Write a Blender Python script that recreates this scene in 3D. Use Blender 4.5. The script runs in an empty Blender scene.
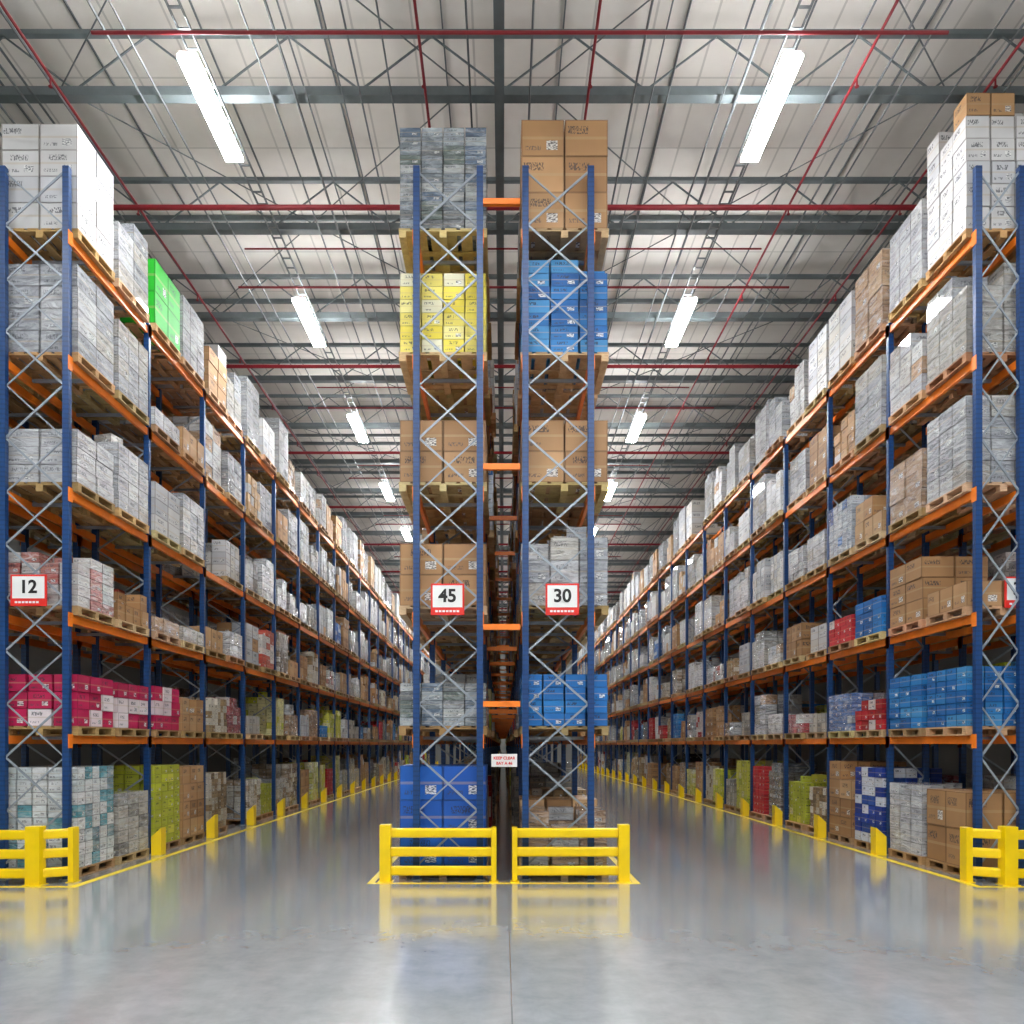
import bpy, math, random
import numpy as np
from mathutils import Vector
random.seed(11)
scene = bpy.context.scene
scene.view_settings.view_transform = 'Standard'
CAMH = 2.1
F = 794.0

def lin(h):
    h = h.lstrip('#')
    out = []
    for i in (0, 2, 4):
        c = int(h[i:i+2], 16) / 255
        out.append(c/12.92 if c <= 0.04045 else ((c+0.055)/1.055)**2.4)
    return tuple(out)

# ------------------------------------------------------------------ materials
def new_mat(name):
    m = bpy.data.materials.new(name)
    m.use_nodes = True
    nt = m.node_tree
    for n in list(nt.nodes):
        nt.nodes.remove(n)
    out = nt.nodes.new('ShaderNodeOutputMaterial')
    bs = nt.nodes.new('ShaderNodeBsdfPrincipled')
    nt.links.new(bs.outputs[0], out.inputs[0])
    return m, nt, bs

class N:
    def __init__(s, nt): s.nt = nt
    def link(s, a, b): s.nt.links.new(a, b)
    def math(s, op, a, b=None, c=None):
        n = s.nt.nodes.new('ShaderNodeMath'); n.operation = op
        for i, v in enumerate((a, b, c)):
            if v is None: continue
            if isinstance(v, (int, float)): n.inputs[i].default_value = v
            else: s.link(v, n.inputs[i])
        return n.outputs[0]
    def mix(s, fac, a, b, mode='MIX'):
        n = s.nt.nodes.new('ShaderNodeMix'); n.data_type = 'RGBA'; n.blend_type = mode
        if isinstance(fac, (int, float)): n.inputs[0].default_value = fac
        else: s.link(fac, n.inputs[0])
        for i, v in ((6, a), (7, b)):
            if isinstance(v, tuple): n.inputs[i].default_value = (*v[:3], 1)
            else: s.link(v, n.inputs[i])
        return n.outputs[2]
    def noise(s, vec, scale, detail=3, rough=0.5, dist=0):
        n = s.nt.nodes.new('ShaderNodeTexNoise')
        n.inputs['Scale'].default_value = scale
        n.inputs['Detail'].default_value = detail
        n.inputs['Roughness'].default_value = rough
        n.inputs['Distortion'].default_value = dist
        if vec is not None: s.link(vec, n.inputs['Vector'])
        return n.outputs[0]
    def mapping(s, vec, scale=(1, 1, 1), loc=(0, 0, 0)):
        n = s.nt.nodes.new('ShaderNodeMapping')
        n.inputs['Scale'].default_value = scale
        n.inputs['Location'].default_value = loc
        s.link(vec, n.inputs['Vector'])
        return n.outputs[0]
    def ramp(s, v, lo, hi, a=0.0, b=1.0):
        n = s.nt.nodes.new('ShaderNodeMapRange')
        n.inputs[1].default_value = lo; n.inputs[2].default_value = hi
        n.inputs[3].default_value = a; n.inputs[4].default_value = b
        s.link(v, n.inputs[0])
        return n.outputs[0]
    def bump(s, h, strength, dist=0.01):
        n = s.nt.nodes.new('ShaderNodeBump')
        n.inputs['Strength'].default_value = strength
        n.inputs['Distance'].default_value = dist
        s.link(h, n.inputs['Height'])
        return n.outputs[0]
    def objco(s):
        return s.nt.nodes.new('ShaderNodeTexCoord').outputs['Object']
    def sep(s, v):
        n = s.nt.nodes.new('ShaderNodeSeparateXYZ'); s.link(v, n.inputs[0]); return n.outputs

def paint(name, col, rough=0.45, metal=0.0, var=0.12, scale=3.0, holes=False):
    m, nt, bs = new_mat(name); g = N(nt)
    co = g.objco()
    nz = g.noise(co, scale, 3, 0.6)
    f = g.ramp(nz, 0.3, 0.7, 0.0, 1.0)
    c = g.mix(f, tuple(x*(1-var) for x in col), tuple(min(1, x*(1+var)) for x in col))
    if holes:
        x, y, z = g.sep(co)
        fz = g.math('FRACT', g.math('MULTIPLY', z, 13.3))
        a = g.math('COMPARE', fz, 0.5, 0.18)
        c = g.mix(g.math('MULTIPLY', a, 0.35), c, (0.004, 0.01, 0.03))
    g.link(c, bs.inputs['Base Color'])
    bs.inputs['Roughness'].default_value = rough
    bs.inputs['Metallic'].default_value = metal
    return m

M_blue = paint('blue_powder_coat', lin('#103c70'), 0.38, holes=True)
M_orange = paint('orange_powder_coat', lin('#ea7a1e'), 0.4)
M_galv = paint('galvanised_steel', lin('#8f979f'), 0.42, 0.3)
M_yellow = paint('yellow_guard_plastic', lin('#f0cb00'), 0.32, var=0.06)
M_lineyel = paint('yellow_floor_paint', lin('#e6c818'), 0.4, var=0.12, scale=9)
M_truss = paint('grey_structural_steel', lin('#666e70'), 0.5)
M_cond = paint('conduit_steel', lin('#666a6c'), 0.45, 0.1)
M_red = paint('red_sprinkler_paint', lin('#861420'), 0.45)
M_signred = paint('sign_red', lin('#d8281e'), 0.4, var=0.03)
M_signwhite = paint('sign_white', lin('#e0e0de'), 0.4, var=0.02)
M_black = paint('sign_black', lin('#111111'), 0.5, var=0.02)
M_house = paint('fixture_housing', lin('#d8d8d6'), 0.4, var=0.03)
M_wall = paint('wall_panel', lin('#8f8e8a'), 0.6, var=0.05, scale=0.7)

def wood():
    m, nt, bs = new_mat('pallet_wood'); g = N(nt)
    at = nt.nodes.new('ShaderNodeAttribute'); at.attribute_name = 'Col'
    co = g.objco()
    nz = g.noise(g.mapping(co, (3, 3, 30)), 2.5, 3, 0.6)
    c = g.mix(g.ramp(nz, 0.35, 0.75, 0, 0.4), at.outputs['Color'], lin('#6a4c2e'))
    g.link(c, bs.inputs['Base Color'])
    bs.inputs['Roughness'].default_value = 0.8
    return m
M_wood = wood()

def carton(name, wrap):
    m, nt, bs = new_mat(name); g = N(nt)
    at = nt.nodes.new('ShaderNodeAttribute'); at.attribute_name = 'Col'
    col = at.outputs['Color']; r = at.outputs['Alpha']
    uv = nt.nodes.new('ShaderNodeUVMap'); uv.uv_map = 'UVMap'
    u, v, _ = g.sep(uv.outputs[0])
    co = g.objco()
    tape = g.math('COMPARE', v, 0.5, 0.04)
    c = g.mix(g.math('MULTIPLY', tape, 0.35), col, lin('#b8a27a'))
    pn = g.noise(g.mapping(co, (60, 60, 26)), 1.0, 1, 0.4)
    pt = g.math('GREATER_THAN', pn, 0.50)
    uo = g.math('ADD', 0.28, g.math('MULTIPLY', r, 0.3))
    reg = g.math('MULTIPLY', g.math('COMPARE', u, uo, 0.24), g.math('COMPARE', v, 0.72, 0.11))
    gate = g.math('LESS_THAN', r, 0.7)
    pf = g.math('MULTIPLY', g.math('MULTIPLY', pt, reg), g.math('MULTIPLY', gate, 0.6 if wrap else 0.75))
    c = g.mix(pf, c, lin('#2a2d36'))
    reg2 = g.math('MULTIPLY', g.math('COMPARE', u, 0.28, 0.18), g.math('COMPARE', v, 0.22, 0.06))
    pf2 = g.math('MULTIPLY', g.math('MULTIPLY', pt, reg2), g.math('MULTIPLY', g.math('GREATER_THAN', r, 0.25), 0.65))
    c = g.mix(pf2, c, lin('#3a3d46'))
    lab = g.math('MULTIPLY', g.math('COMPARE', u, 0.72, 0.13), g.math('COMPARE', v, 0.3, 0.13))
    lab = g.math('MULTIPLY', lab, g.math('GREATER_THAN', r, 0.45))
    ln = g.noise(g.mapping(co, (24, 24, 90)), 1.0, 0)
    lcol = g.mix(g.math('GREATER_THAN', ln, 0.52), lin('#e2e2de'), lin('#5a5e66'))
    c = g.mix(g.math('MULTIPLY', lab, 0.85), c, lcol)
    e = g.math('MAXIMUM', g.math('ABSOLUTE', g.math('SUBTRACT', u, 0.5)), g.math('ABSOLUTE', g.math('SUBTRACT', v, 0.5)))
    ef = g.math('MULTIPLY', g.math('GREATER_THAN', e, 0.475), 0.6)  # darker carton edges: gap shade painted into the colour, plus dented edges
    c = g.mix(ef, c, g.mix(1.0, c, (0.42, 0.38, 0.35), 'MULTIPLY'))
    big = g.noise(co, 1.6, 2, 0.5)
    c = g.mix(g.ramp(big, 0.4, 0.7, 0, 0.35), c, g.mix(1.0, c, (0.58, 0.56, 0.54), 'MULTIPLY'))
    if wrap:
        st = g.noise(g.mapping(co, (1.6, 1.6, 5.5)), 2.2, 5, 0.65, 0.8)
        c = g.mix(g.ramp(st, 0.36, 0.50, 0.55, 0.0), c, g.mix(1.0, c, (0.5, 0.5, 0.53), 'MULTIPLY'))
        c = g.mix(g.ramp(st, 0.48, 0.66, 0.10, 0.45), c, lin('#d6dade'))
        g.link(g.bump(st, 1.0, 0.08), bs.inputs['Normal'])
        bs.inputs['Roughness'].default_value = 0.18
        bs.inputs['Coat Weight'].default_value = 0.6
    else:
        bs.inputs['Roughness'].default_value = 0.6
    g.link(c, bs.inputs['Base Color'])
    return m
M_carton = carton('printed_carton', False)
M_wrap = carton('stretch_wrapped_carton', True)

def floor_mat():
    m, nt, bs = new_mat('polished_concrete'); g = N(nt)
    co = g.objco(); x, y, z = g.sep(co)
    a = g.noise(co, 0.35, 5, 0.6, 0.4)
    b = g.noise(co, 3.5, 8, 0.7, 0.3)
    d = g.noise(g.mapping(co, (2.0, 0.25, 1)), 1.2, 4, 0.6)
    t = g.math('ADD', g.math('MULTIPLY', a, 0.4), g.math('ADD', g.math('MULTIPLY', b, 0.4), g.math('MULTIPLY', d, 0.2)))
    c = g.mix(g.ramp(t, 0.36, 0.64), lin('#84898b'), lin('#a6a9aa'))
    def joint(v, period, off, w):
        f = g.math('FRACT', g.math('ADD', g.math('DIVIDE', g.math('SUBTRACT', v, off), period), 0.5))
        return g.math('COMPARE', f, 0.5, w/period)
    j = g.math('MAXIMUM', joint(x, 9.2, 0.07, 0.006), g.math('MULTIPLY', joint(y, 12.0, -1.6, 0.006), 0.3))
    c = g.mix(g.math('MULTIPLY', j, 0.6), c, lin('#55585a'))
    g.link(c, bs.inputs['Base Color'])
    g.link(g.ramp(t, 0.36, 0.64, 0.21, 0.15), bs.inputs['Roughness'])
    bs.inputs['Specular IOR Level'].default_value = 0.8
    bs.inputs['Coat Weight'].default_value = 0.9
    bs.inputs['Coat Roughness'].default_value = 0.12
    g.link(g.bump(b, 0.02, 0.01), bs.inputs['Normal'])
    return m
M_floor = floor_mat()

def ceil_mat():
    m, nt, bs = new_mat('roof_liner_panel'); g = N(nt)
    co = g.objco(); x, y, z = g.sep(co)
    def seam(v, period, w):
        f = g.math('FRACT', g.math('DIVIDE', v, period))
        return g.math('COMPARE', f, 0.5, w/period)
    nz = g.noise(co, 0.6, 4, 0.6)
    c = g.mix(g.ramp(nz, 0.35, 0.65), lin('#d6cfc7'), lin('#e2dcd5'))
    s1 = g.math('MULTIPLY', seam(x, 1.05, 0.02), 0.4)
    s2 = g.math('MULTIPLY', seam(y, 1.75, 0.02), 0.35)
    c = g.mix(g.math('MAXIMUM', s1, s2), c, lin('#77726c'))
    g.link(c, bs.inputs['Base Color'])
    bs.inputs['Roughness'].default_value = 0.6
    return m
M_ceil = ceil_mat()

def emis(name, strength, col=(0.96, 0.985, 1.0)):
    m = bpy.data.materials.new(name); m.use_nodes = True
    nt = m.node_tree
    for n in list(nt.nodes): nt.nodes.remove(n)
    out = nt.nodes.new('ShaderNodeOutputMaterial'); e = nt.nodes.new('ShaderNodeEmission')
    e.inputs[0].default_value = (*col, 1); e.inputs[1].default_value = strength
    nt.links.new(e.outputs[0], out.inputs[0])
    return m
M_lamp = emis('led_diffuser', 140)
M_added_glow = emis('added_ceiling_glow', 32)  # added emitter that lifts the ceiling brightness

# ------------------------------------------------------------------ builders
FQ = [(0,3,2,1),(4,5,6,7),(0,1,5,4),(1,2,6,5),(2,3,7,6),(3,0,4,7)]
class B:
    def __init__(s): s.v=[]; s.f=[]; s.m=[]
    def hexa(s, pts, mat=0):
        o=len(s.v); s.v+= [tuple(p) for p in pts]
        for q in FQ: s.f.append(tuple(o+i for i in q)); s.m.append(mat)
    def box(s, x0,x1,y0,y1,z0,z1,mat=0):
        s.hexa([(x0,y0,z0),(x1,y0,z0),(x1,y1,z0),(x0,y1,z0),(x0,y0,z1),(x1,y0,z1),(x1,y1,z1),(x0,y1,z1)],mat)
    def bar(s,p,q,w,h,mat=0,up=(0,1,0)):
        p=Vector(p);q=Vector(q);d=(q-p).normalized();a=Vector(up)
        b=d.cross(a).normalized(); a=b.cross(d).normalized()
        a=a*(h/2); b=b*(w/2)
        s.hexa([p-a-b,p+b-a,p+a+b,p+a-b,q-a-b,q+b-a,q+a+b,q+a-b],mat)
    def cyl(s,p,q,r,mat=0,n=10):
        p=Vector(p);q=Vector(q);d=(q-p).normalized()
        a=d.orthogonal().normalized(); b=d.cross(a)
        o=len(s.v)
        for c in (p,q):
            for i in range(n):
                t=2*math.pi*i/n
                s.v.append(tuple(c+a*math.cos(t)*r+b*math.sin(t)*r))
        for i in range(n):
            j=(i+1)%n
            s.f.append((o+i,o+j,o+n+j,o+n+i)); s.m.append(mat)
        s.f.append(tuple(o+i for i in reversed(range(n)))); s.m.append(mat)
        s.f.append(tuple(o+n+i for i in range(n))); s.m.append(mat)
    def mesh(s,name,mats):
        me=bpy.data.meshes.new(name); me.from_pydata(s.v,[],s.f)
        for m in mats: me.materials.append(m)
        me.polygons.foreach_set('material_index',s.m)
        me.update(); return me
    def obj(s,name,mats,parent=None,bevel=0):
        o=bpy.data.objects.new(name,s.mesh(name,mats)); scene.collection.objects.link(o)
        if parent: o.parent=parent
        if bevel:
            md=o.modifiers.new('bevel','BEVEL'); md.width=bevel; md.segments=3; md.limit_method='ANGLE'
        return o

def empty(name, loc=(0,0,0)):
    e=bpy.data.objects.new(name,None); e.location=loc; scene.collection.objects.link(e); return e

def boxes_mesh(name, arr, mats):
    A=np.array(arr,dtype=np.float64); n=len(A)
    sg=np.array([(-1,-1,-1),(1,-1,-1),(1,1,-1),(-1,1,-1),(-1,-1,1),(1,-1,1),(1,1,1),(-1,1,1)])*0.5
    L=sg[None]*A[:,None,3:6]
    c=np.cos(A[:,11])[:,None]; s_=np.sin(A[:,11])[:,None]
    X=L[:,:,0]*c-L[:,:,1]*s_; Y=L[:,:,0]*s_+L[:,:,1]*c
    V=np.stack([X+A[:,0:1],Y+A[:,1:2],L[:,:,2]+A[:,2:3]],2).reshape(-1,3)
    q=np.array(FQ).reshape(-1)
    idx=(np.arange(n)[:,None]*8+q[None]).reshape(-1)
    me=bpy.data.meshes.new(name)
    me.vertices.add(n*8); me.vertices.foreach_set('co',V.astype(np.float32).reshape(-1))
    me.loops.add(n*24); me.loops.foreach_set('vertex_index',idx.astype(np.int32))
    me.polygons.add(n*6); me.polygons.foreach_set('loop_start',(np.arange(n*6)*4).astype(np.int32))
    me.polygons.foreach_set('material_index',np.repeat(A[:,10].astype(np.int32),6))
    for m in mats: me.materials.append(m)
    me.update(calc_edges=True)
    uvl=me.uv_layers.new(name='UVMap')
    uvp=np.array([(0,0),(1,0),(1,1),(0,1)]*6,dtype=np.float32)
    uvl.data.foreach_set('uv',np.tile(uvp,(n,1)).reshape(-1))
    ca=me.color_attributes.new('Col','FLOAT_COLOR','POINT')
    ca.data.foreach_set('color',np.repeat(A[:,6:10],8,axis=0).astype(np.float32).reshape(-1))
    me.shade_flat()
    me.validate()
    o=bpy.data.objects.new(name,me); scene.collection.objects.link(o)
    return o

# ------------------------------------------------------------------ load styles
P=lambda *a:[lin(x) for x in a]
BR=P('#ac8256','#b88e62','#9d744b','#c09a6e')
WH=P('#c8c9cc','#d0cfce','#b9babf','#c3bfb8')
GW=P('#aeb0b4','#bfc0c3','#9b9ea4','#b1aca3')
ST={
 'white':(WH,(2,3),(2,3),0.36,0.45,0.008,0.05),
 'whitebig':(WH,(2,2),(2,2),0.42,0.0,0.008,0.0),
 'whitesmall':(WH+GW[:2],(3,4),(3,4),0.22,0.4,0.012,0.15),
 'whitebrown':(WH+BR[:2]+WH[:2],(2,3),(2,3),0.34,0.45,0.014,0.2),
 'wrap':(GW,(2,3),(2,3),0.32,1.0,0.008,0.05),
 'wrapbrown':(GW+BR[:1],(2,3),(2,3),0.32,0.9,0.014,0.15),
 'brown':(BR,(2,3),(2,3),0.36,0.15,0.016,0.15),
 'brownbig':(BR[:3],(2,2),(2,2),0.50,0.0,0.008,0.0),
 'brownmix':(BR+WH[:1],(3,4),(3,4),0.24,0.2,0.025,0.35),
 'pink':(P('#c0104f','#b8124e','#d01a5e','#e6d9dc','#ad0d47','#dfccd1'),(3,4),(3,3),0.27,0.0,0.02,0.12),
 'blue':(P('#0e68b0','#1673b8','#0b5a9c','#2481c6','#3f8fc8'),(3,4),(3,4),0.2,0.1,0.012,0.1),
 'bluemix':(P('#1563b4','#1d6fc0','#c0cad6','#124e9c','#b0bccb'),(4,5),(4,5),0.17,0.5,0.012,0.1),
 'navywhite':(P('#15358a','#173e9a','#ccd0d8','#1b4590','#15358a'),(4,5),(4,5),0.2,0.0,0.012,0.0),
 'yellow':(P('#e6d34c','#dfcb3c','#e9df8e','#e2d264','#dcd8b8'),(3,4),(3,4),0.22,0.5,0.008,0.05),
 'green':(P('#14b01e','#10a01a','#26be2c'),(1,1),(2,2),0.55,0.0,0.004,0.0),
 'red':(P('#b0141e','#a0121c','#c3252e','#d8ccc8'),(4,4),(4,4),0.2,0.1,0.015,0.2),
 'redwhite':(P('#d6ccc8','#bb4a3a','#c9c6c2','#d8d4d0','#b4604f'),(3,4),(3,4),0.17,0.8,0.01,0.2),
 'teal':(P('#dde3e3','#dde3e3','#e4e6e6','#e0e6e6','#3a98a6','#cfdbdc','#5c8690'),(4,5),(4,5),0.2,0.3,0.01,0.0),
 'cases':(P('#76828a','#a3aeb4','#5a6c62','#4d6884','#b4b8b6','#6d7274'),(4,4),(4,4),0.15,1.0,0.006,0.0),
 'bluetote':(P('#1466c8','#105abb'),(2,2),(2,2),0.55,0.0,0.004,0.0),
 'brownsmall':(P('#a88e6b','#9b7e58','#c3b8a4','#7f694b','#d0c9bb'),(5,6),(5,6),0.15,0.4,0.015,0.2),
 'greyplain':(P('#8f8b84','#a6a29a','#7d7a76','#b7b0a4'),(3,4),(3,4),0.22,0.6,0.01,0.2),
 'dark':(P('#2e3236','#40444a','#5a4c3c','#24282c'),(3,4),(3,4),0.25,0.5,0.01,0.2),
 'lime':(P('#c2c930','#d2d04c','#b0b632','#ded9a0'),(4,4),(4,4),0.18,0.3,0.01,0.05),
}
PW=[lin('#c8a173'),lin('#ba9364'),lin('#d4b286'),lin('#a88459')]
def add_pallet(arr,xc,yc,z0,wx,wy):
    c=random.choice(PW); d=tuple(k*random.uniform(.85,1.1) for k in c)
    a=random.random()
    nb=6; bw=wx*0.13
    for i in range(nb):
        x=xc-wx/2+bw/2+i*(wx-bw)/(nb-1)
        k=random.uniform(.8,1.1)
        arr.append((x,yc,z0+0.135,bw,wy,0.022,d[0]*k,d[1]*k,d[2]*k,a,0,0))
    for j in (-1,0,1):
        y=yc+j*(wy/2-0.06)
        arr.append((xc,y,z0+0.112,wx,0.11,0.022,*d,a,0,0))
        for i in (-1,0,1):
            x=xc+i*(wx/2-0.06)
            arr.append((x,y,z0+0.061,0.11,0.11,0.08,*d,a,0,0))
    for i in (-1,0,1):
        x=xc+i*(wx/2-0.06)
        arr.append((x,yc,z0+0.0115,0.11,wy,0.019,*d,a,0,0))

def add_load(arr,style,xc,yc,z0,wx,wy,h):
    pal,nxr,nyr,lh,wrap,jit,drop=ST[style]
    nx=random.randint(*nxr); ny=random.randint(*nyr); nz=max(1,round(h/lh)); lh=h/nz
    bx=wx/nx; by=wy/ny
    bandcol = random.choice(pal)
    wr = 1 if random.random()<wrap else 0
    coher = random.random()<0.6 and style not in ('teal','pink','redwhite','yellow','cases')
    tint = random.uniform(.82,1.06)
    for k in range(nz):
        for i in range(nx):
            for j in range(ny):
                if k<nz-1 and 0<i<nx-1 and 0<j<ny-1: continue
                if k==nz-1 and nz>1 and random.random()<drop: continue
                col = bandcol if coher and random.random()<0.7 else random.choice(pal)
                s=random.uniform(.93,1.06)*tint
                arr.append((xc-wx/2+(i+.5)*bx+random.uniform(-jit,jit)*.6, yc-wy/2+(j+.5)*by+random.uniform(-jit,jit)*.6,
                            z0+(k+.5)*lh, bx-0.008-jit, by-0.008-jit, lh-0.005,
                            min(1,col[0]*s),min(1,col[1]*s),min(1,col[2]*s),random.random(),wr,random.uniform(-jit,jit)*.8))
    # loose cartons on complete stacks
    if drop==0.05 and random.random()<0.4 and (z0>9 or h<1.25):
        for q in range(random.randint(1,3)):
            sx=random.uniform(.2,.36); sy=random.uniform(.2,.34); sz=random.uniform(.12,.22)
            col=random.choice(pal)
            arr.append((xc+random.uniform(-.3,.3)*wx, yc-wy*.3+q*wy*.3, z0+h+sz/2-0.003, sx,sy,sz,*col,random.random(),wr,random.uniform(-.3,.3)))

LV=[0.0,2.25,4.15,6.1,8.15,10.1]
BAY=2.8
Y0=12.4
RND={
 5:(['white','whitebig','whitebrown','wrap','whitesmall','wrap','brown','white','brownmix','wrap'],(0.95,1.7)),
 4:(['white','wrap','whitebrown','whitesmall','white','brown','wrap','wrap','brownmix'],(0.8,1.45)),
 3:(['white','brownmix','wrap','whitebrown','brown','wrapbrown','whitebrown','bluemix','whitesmall','wrap'],(0.6,1.35)),
 2:(['brown','brownmix','whitebrown','wrap','wrapbrown','brownsmall','white','redwhite','brown','greyplain'],(0.45,1.25)),
 1:(['brownmix','whitebrown','red','brownsmall','wrapbrown','blue','brown','white','greyplain','dark','lime'],(0.4,1.2)),
 0:(['brown','brownsmall','lime','brownmix','whitebrown','red','wrapbrown','greyplain','brownsmall','brownbig','dark'],(0.8,1.55)),
}
def make_rack(xa, xb, lx0, lx1, nb, spec, tall_first=True, spacers=None):
    rk=B(); pw=0.10; dp=0.09
    for i in range(nb+1):
        y=Y0+i*BAY
        top=11.12 if (i==0 and tall_first) else 10.16
        for x in (xa,xb):
            rk.box(x-pw/2,x+pw/2,y-dp/2,y-dp/2+0.012,0.01,top,0)
            rk.box(x-pw/2,x-pw/2+0.012,y-dp/2+0.012,y+dp/2,0.01,top,0)
            rk.box(x+pw/2-0.012,x+pw/2,y-dp/2+0.012,y+dp/2,0.01,top,0)
            rk.box(x-0.08,x+0.08,y-0.07,y+0.07,0.0,0.012,2)
        lo,hi=(min(xa,xb)+pw/2-0.01,max(xa,xb)-pw/2+0.01)
        z=0.25; k=0
        rk.bar((lo,y,z-0.08),(hi,y,z-0.08),0.035,0.02,2)
        step=0.83 if i==0 else 0.62
        while z+step<top-0.02:
            a,b=(lo,hi) if (k+i)%2==0 else (hi,lo)
            rk.bar((a,y-0.012,z),(b,y-0.012,z+step),0.032,0.018,2)
            if i==0: rk.bar((b,y+0.014,z),(a,y+0.014,z+step),0.022,0.018,2)
            z+=step; k+=1
    if spacers:
        for z in (10.57,6.44,3.94,2.74):
            rk.box(spacers[0],spacers[1],Y0-0.04,Y0+0.03,z-0.045,z+0.045,1)
            for k in range(1,nb):
                if z<10.16: rk.box(spacers[0],spacers[1],Y0+k*BAY-0.03,Y0+k*BAY+0.03,z-0.04,z+0.04,1)
    for i in range(nb):
        ya=Y0+i*BAY+dp/2; yb=ya+BAY-dp
        for l in LV[1:]:
            for x in (xa,xb):
                rk.box(x-0.028,x+0.028,ya,yb,l-0.13,l,1)
                sgn = 1 if x==xa else -1
                sgn *= (1 if xa>xb else -1)
                xo=x+sgn*0.055
                for yy in (ya-dp/2,yb+dp/2):
                    rk.box(xo-0.006,xo+0.006,yy-0.06,yy+0.06,l-0.2,l+0.02,1)
            lo,hi=min(xa,xb)+0.03,max(xa,xb)-0.03
            for t in (0.25,0.75):
                yy=ya+(yb-ya)*t
                rk.box(lo,hi,yy-0.025,yy+0.025,l-0.06,l-0.01,2)
    o=rk.obj('pallet_rack',[M_blue,M_orange,M_galv])
    pa=[]; ca=[]
    s_in = -1 if lx0>lx1 else 1
    for i in range(nb):
        for s in (0,1):
            slot=i*2+s
            yc=Y0+i*BAY+0.09+0.63+s*1.33
            for li,l in enumerate(LV):
                wy=1.2; wx=abs(lx1-lx0)
                key=(li,slot); sp=key in spec
                if sp:
                    if spec[key] is None: continue
                    st,h=spec[key]
                else:
                    if random.random()<(0.02 if li>3 else 0.06): continue
                    sts,(h0,h1)=RND[li]; st=random.choice(sts); h=random.uniform(h0,h1)
                sh = 0 if sp else random.uniform(-0.03,0.08)
                xc=(lx0+lx1)/2+s_in*sh
                yj = 0 if sp else random.uniform(-0.02,0.02)
                add_pallet(pa,xc,yc+yj,l+0.002,wx,wy)
                ix=0.02 if sp else random.uniform(0.02,0.16)
                iy=0.02 if sp else random.uniform(0.04,0.26)
                add_load(ca,st,xc,yc+yj,l+0.15,wx-ix,wy-iy,h)
    boxes_mesh('wooden_pallets',pa,[M_wood])
    boxes_mesh('palletised_cartons',ca,[M_carton,M_wrap])
    return o

specL={(5,0):('whitebig',1.66),(5,1):('wrap',1.35),(5,2):('green',1.25),(5,3):('white',1.3),(5,4):('whitebrown',1.3),
 (4,0):('wrap',1.40),(4,1):('wrap',1.25),(4,2):('wrapbrown',0.35),(4,3):('brown',0.5),(3,2):('white',0.95),(3,3):('wrap',1.15),
 (3,0):('wrapbrown',0.85),(3,1):('wrap',1.15),(2,0):('redwhite',0.85),(2,1):('brownmix',0.6),(2,2):('brown',0.3),(2,3):('greyplain',0.3),
 (1,0):('pink',0.82),(1,1):('pink',0.8),(1,2):('pink',0.85),(1,3):('brown',0.7),(1,4):('brownsmall',0.8),
 (0,0):('teal',1.6),(0,1):('greyplain',1.1),(0,2):('lime',1.55),(0,3):('brown',1.5),(0,4):('brownsmall',1.3)}
specR={(5,0):('whitebrown',2.15),(5,1):('white',1.4),(5,2):('brown',1.45),(5,3):('white',1.4),
 (4,0):('wrap',1.42),(4,1):('whitebrown',1.2),(4,2):('wrap',1.35),
 (3,0):('wrap',1.38),(3,1):('wrapbrown',1.05),(3,2):('brown',0.8),(3,3):('bluemix',1.1),
 (2,0):('whitebrown',0.4),(2,1):('brown',1.1),(2,2):('blue',0.7),(2,3):('red',0.55),
 (1,0):('blue',0.95),(1,1):('blue',0.95),(1,2):('red',0.6),(1,3):('bluemix',0.8),
 (0,0):('brownbig',1.2),(0,1):('whitesmall',1.25),(0,2):('navywhite',1.5),(0,3):('brown',1.6)}
specCL={(5,0):('cases',1.6),(4,0):('yellow',1.25),(3,0):('brownbig',0.98),(2,0):('brownbig',0.98),(1,0):('cases',0.68),(0,0):('bluetote',1.62),
 (1,1):('greyplain',0.6),(0,1):('brown',1.2),(2,1):('brown',0.9),(3,1):('brown',0.9)}
specCR={(5,0):('brownbig',1.72),(4,0):('blue',1.46),(3,0):('brownbig',0.98),(2,0):('wrap',1.08),(1,0):('blue',0.82),(0,0):('brownmix',0.9),
 (1,1):('blue',0.7),(2,1):('brown',0.9),(3,1):('brown',0.9),(0,1):('brown',1.0)}
NB=24
make_rack(-6.81,-7.80,-6.70,-7.93,NB,specL)
make_rack(7.41,8.09,7.30,8.50,NB,specR)
make_rack(-1.35,-0.36,-1.645,-0.25,NB,specCL,True,(-0.31,0.268))
make_rack(1.37,0.35,1.67,0.275,NB,specCR)
make_rack(-9.15,-8.16,-8.05,-9.25,16,{},False)
make_rack(9.80,8.80,8.68,9.90,16,{},False)

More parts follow.
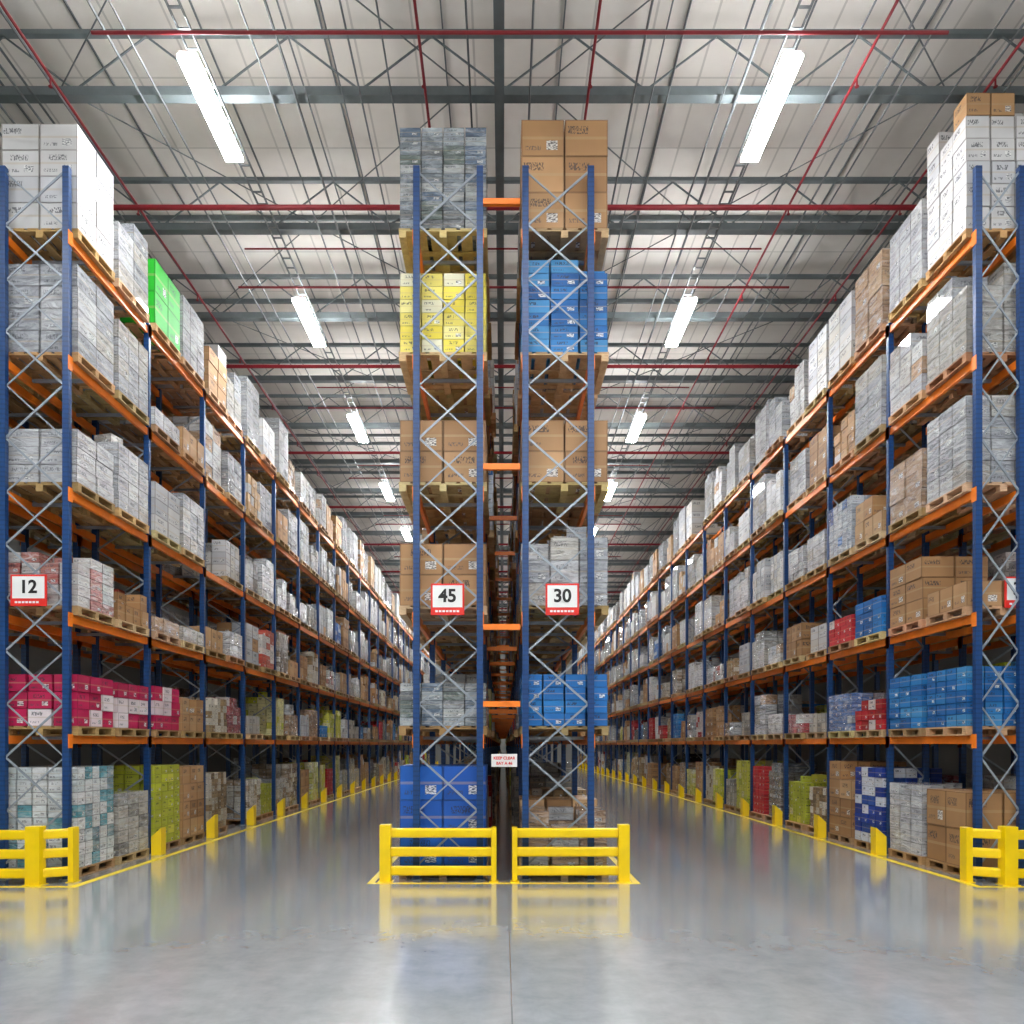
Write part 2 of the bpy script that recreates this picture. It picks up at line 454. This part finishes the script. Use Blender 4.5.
# ------------------------------------------------------------------ aisle signs
def text_mesh(txt,size,mat):
    cu=bpy.data.curves.new('t','FONT'); cu.body=txt; cu.size=size; cu.align_x='CENTER'; cu.align_y='CENTER'
    cu.extrude=0.002; cu.offset=0.008*size/0.3
    to=bpy.data.objects.new('t',cu); scene.collection.objects.link(to)
    bpy.context.view_layer.update()
    me=bpy.data.meshes.new_from_object(to.evaluated_get(bpy.context.evaluated_depsgraph_get()))
    bpy.data.objects.remove(to); me.materials.clear(); me.materials.append(mat); return me
def sign(x,y,z,w,h,txt,ts=0.28):
    e=empty('aisle_sign',(x,y,z))
    b=B(); b.box(-w/2,w/2,-0.012,0.012,-h/2,h/2,0); b.obj('plate',[M_signred],e,0.004)
    b=B(); b.box(-w/2+0.03,w/2-0.03,-0.017,-0.0125,-h/2+0.12,h/2-0.03,0); b.obj('panel',[M_signwhite],e)
    me=text_mesh(txt,ts,M_black)
    o=bpy.data.objects.new('numeral',me); scene.collection.objects.link(o); o.parent=e
    o.rotation_euler=(math.pi/2,0,0); o.location=(0,-0.020,0.045)
    b=B()
    for k in range(7): b.box(-w/2+0.07+k*0.055,-w/2+0.11+k*0.055,-0.017,-0.0125,-h/2+0.045,-h/2+0.075,0)
    b.obj('footer_text',[M_signwhite],e)
sign(-7.36,Y0-0.075,4.5,0.56,0.49,'12')
sign(-0.86,Y0-0.075,4.36,0.52,0.49,'45')
sign(0.92,Y0-0.075,4.36,0.52,0.49,'30')
sign(8.14,Y0+0.075,4.5,0.52,0.49,'31')
e=empty('bay_notice_sign',(0.02,Y0-0.075,1.86))
b=B(); b.box(-0.2,0.2,-0.01,0.01,-0.1,0.1); b.obj('plate',[M_signwhite],e,0.004)
for zz,tt in ((0.035,'KEEP CLEAR'),(-0.045,'BAY A 46')):
    o=bpy.data.objects.new('lettering',text_mesh(tt,0.062,M_signred)); scene.collection.objects.link(o); o.parent=e
    o.rotation_euler=(math.pi/2,0,0); o.location=(0,-0.013,zz)

# ------------------------------------------------------------------ guards
def guard(pts):
    e=empty('rack_end_guard',(pts[0][0],pts[0][1],0)); ox,oy=pts[0][:2]
    b=B()
    for (p,q) in zip(pts[:-1],pts[1:]):
        for zc in (0.17,0.46,0.75):
            b.bar((p[0]-ox,p[1]-oy,zc),(q[0]-ox,q[1]-oy,zc),0.145,0.10,0,up=(-(q[1]-p[1]),q[0]-p[0],0))
    b.obj('rails',[M_yellow],e,0.03)
    b=B()
    for i,p in enumerate(pts):
        w=p[2]
        b.box(p[0]-ox-w/2,p[0]-ox+w/2,p[1]-oy-0.09,p[1]-oy+0.09,0.012,0.88 if w>0.12 else 0.84,0)
        b.box(p[0]-ox-w/2-0.03,p[0]-ox+w/2+0.03,p[1]-oy-0.11,p[1]-oy+0.11,0.0,0.012,0)
    b.obj('posts',[M_yellow],e,0.015)
guard([(-1.80,12.20,0.17),(-0.14,12.20,0.08)])
guard([(1.85,12.20,0.17),(0.18,12.20,0.08)])
guard([(-8.6,11.95,0.17),(-7.02,11.92,0.22),(-6.60,12.20,0.08)])
guard([(9.2,11.95,0.17),(7.58,11.92,0.2),(7.12,12.20,0.1)])

def protector(s):
    b=B(); t=0.012
    def plate(p0,p1,h0,h1):
        d=Vector((p1[0]-p0[0],p1[1]-p0[1],0)).normalized(); n=Vector((-d.y,d.x,0))*t
        a=Vector((p0[0],p0[1],0)); c=Vector((p1[0],p1[1],0))
        b.hexa([a,c,c+n,a+n,a+Vector((0,0,h0)),c+Vector((0,0,h1)),c+n+Vector((0,0,h1)),a+n+Vector((0,0,h0))])
    plate((0,-0.17),(s*0.16,-0.11),0.36,0.52)
    plate((s*0.16,-0.11),(s*0.16,0.11),0.52,0.52)
    plate((s*0.16,0.11),(0,0.17),0.52,0.36)
    return b
pl=protector(1).mesh('upright_protector',[M_yellow])
pr=protector(-1).mesh('upright_protector',[M_yellow])
for i in range(1,NB+1):
    for (me,x) in ((pl,-6.66),(pr,7.26),(pr,-1.77),(pl,1.79)):
        o=bpy.data.objects.new('upright_protector',me); o.location=(x,Y0+i*BAY,0.004); scene.collection.objects.link(o)

fm=B()
def strip(x0,x1,y0,y1): fm.box(x0,x1,y0,y1,0.0,0.003,0)
strip(-6.42,-6.30,11.80,80); strip(6.98,7.10,11.80,80)
strip(-2.06,-1.96,12.1,80); strip(1.98,2.08,12.1,80)
strip(-9,-6.30,11.70,11.80); strip(6.98,10,11.70,11.80)
strip(-2.06,2.08,12.0,12.1)
fm.obj('floor_marking',[M_lineyel])

# ------------------------------------------------------------------ shell
XW=17.0; YB=84.0; YF=-16.0; ZC=14.6
def slab(name,x0,x1,y0,y1,z0,z1,mat):
    b=B(); b.box(x0,x1,y0,y1,z0,z1); return b.obj(name,[mat])
slab('floor',-XW,XW,YF,YB,-0.2,0,M_floor)
slab('ceiling',-XW,XW,YF,YB,ZC,ZC+0.2,M_ceil)
slab('wall_left',-XW-0.2,-XW,YF,YB,-0.2,ZC+0.2,M_wall)
slab('wall_right',XW,XW+0.2,YF,YB,-0.2,ZC+0.2,M_wall)
slab('wall_back',-XW,XW,YB,YB+0.2,-0.2,ZC+0.2,M_wall)
slab('wall_front',-XW,XW,YF-0.2,YF,-0.2,ZC+0.2,M_wall)

t=B(); XT=XW-0.02
t.box(-XT,XT,-0.05,0.05,1.05,1.13); t.box(-XT,XT,-0.09,0.09,-0.02,0.13)
nseg=14; dx=2*XT/nseg
for i in range(nseg):
    x=-XT+i*dx
    t.bar((x,0,0.13),(x+dx/2,0,1.05),0.026,0.026); t.bar((x+dx/2,0,1.05),(x+dx,0,0.13),0.026,0.026)
tm=t.mesh('roof_truss',[M_truss])
y=13.5-3.5*8
while y<YB:
    o=bpy.data.objects.new('roof_truss',tm); o.location=(0,y,13.10); scene.collection.objects.link(o); y+=3.5
YA,YZ=YF+0.05,YB-0.05
pb=B()
pb.box(-0.14,0.02,YA,YZ,12.74,12.77); pb.box(-0.14,0.02,YA,YZ,12.95,12.98); pb.box(-0.075,-0.045,YA,YZ,12.77,12.95)
pb.obj('ridge_beam',[M_truss])
pu=B()
x=-15.75
while x<16.1:
    pu.box(x-0.012,x+0.012,YA,YZ,14.55,14.59); x+=2.1
pu.obj('roof_purlins',[M_cond])
cm=B()
y=13.5-3.5*8+1.75
while y<YB:
    cm.box(-XT,XT,y-0.035,y+0.035,14.48,14.59); y+=3.5
cm.obj('roof_cross_members',[M_truss])
cd=B()
for x,z,r,dxx in ((-7.3,13.04,.025,.4),(-6.1,13.04,.02,0),(-5.7,13.04,.016,0.2),(-3.9,13.05,.018,0),(-3.5,13.04,.025,0),(-3.1,13.04,.016,.5),(-2.4,13.04,.018,0),(-2.0,13.04,.016,-.3),(-.55,13.04,.018,0),
                  (.45,13.04,.018,0),(2.2,13.04,.02,0),(2.9,13.04,.016,.3),(3.7,13.04,.016,0),(3.95,13.04,.025,0),(5.3,13.04,.016,-.4),(6.2,13.04,.02,0),(6.6,13.04,.016,0),(7.6,13.04,.016,.2),
                  (-9.2,13.04,.03,1.0),(9.2,13.04,.03,-1.0),(-8.6,13.04,.02,0),(-9.0,13.04,.02,0),(8.4,13.04,.02,0),(-8.1,13.04,.02,0),(-7.9,13.04,.02,0),(7.9,13.04,.02,0),(-2.7,13.04,.014,0),(2.5,13.04,.014,0)):
    cd.cyl((x-dxx,YA,z),(x+dxx,YZ,z),r,0,6)
for k in range(-3,9):
    ya=13.5+k*7
    for s in (-1,1):
        cd.cyl((s*0.6,ya,13.3),(s*7.5,ya+7,13.3),0.012,0,6); cd.cyl((s*7.5,ya,13.25),(s*0.6,ya+7,13.25),0.012,0,6)
cd.obj('ceiling_conduits',[M_cond])
sk=B()
for x in (-7.35,-1.29,1.42,5.75,8.0):
    sk.cyl((x,YA,12.95),(x,YZ,12.95),0.024,0,8)
    y=YF+1
    while y<YZ:
        sk.cyl((x,y,12.80),(x,y,12.95),0.015,0,6); sk.cyl((x,y,12.79),(x,y,12.80),0.035,0,8); y+=3.1
for k in range(-3,10):
    d=k*6.55
    sk.cyl((-6.1,11.77+d,12.66),(6.6,11.77+d,12.66),0.026,0,8)
    sk.cyl((-10,15.6+d,12.66),(10,15.6+d,12.66),0.05,0,10)
    sk.cyl((-5.5,16.9+d,12.66),(5.5,16.9+d,12.66),0.018,0,8)
sk.obj('sprinkler_pipework',[M_red])

lf=B()
lf.box(-0.13,0.13,-1.06,1.06,0.03,0.09,0)
lf.box(-0.15,0.15,-1.07,1.07,-0.03,0.03,1)
lf.box(-0.09,0.09,-1.0,1.0,0.09,0.095,2)  # added upward glow on the fixture top, unseen from below
for y in (-0.7,0.7): lf.cyl((0,y,0.095),(0,y,0.30),0.008,0,6)
lm=lf.mesh('linear_light_fixture',[M_house,M_lamp,M_added_glow])
step=6.55
for X in (-4.77,4.38):
    y=13.05-4*step
    while y<YB-3:
        o=bpy.data.objects.new('linear_light_fixture',lm); o.location=(X,y,12.5); scene.collection.objects.link(o)
        y+=step
for X in (-9.35,-0.2,8.95):            # added lamps out of view, brightening rack fronts and near floor
    for y in (13.05-step,13.05-2*step,13.05-3*step):
        o=bpy.data.objects.new('linear_light_fixture',lm); o.location=(X,y,12.5); scene.collection.objects.link(o)
tr=B()
for X,yend in ((-4.77,YZ),(4.38,YZ),(-9.35,8.0),(-0.2,8.0),(8.95,8.0)):  # short runs carry the added cross-aisle lamps
    tr.box(X-0.10,X-0.085,YA,yend,12.80,12.86); tr.box(X+0.085,X+0.10,YA,yend,12.80,12.86)
    y=YF+0.2
    while y<yend-0.1:
        tr.box(X-0.085,X+0.085,y,y+0.04,12.80,12.815); y+=0.35
tr.obj('lighting_cable_tray',[M_cond])

w=bpy.data.worlds.new('World'); scene.world=w; w.use_nodes=True
w.node_tree.nodes['Background'].inputs[0].default_value=(0.8,0.85,0.9,1)
w.node_tree.nodes['Background'].inputs[1].default_value=0.3

cam=bpy.data.cameras.new('camera'); co=bpy.data.objects.new('camera',cam); scene.collection.objects.link(co)
co.location=(0,0,CAMH); co.rotation_euler=(math.pi/2,0,0)
cam.sensor_width=36; cam.lens=36*F/1024
cam.shift_x=9/1024; cam.shift_y=233/1024; cam.clip_end=300
scene.camera=co
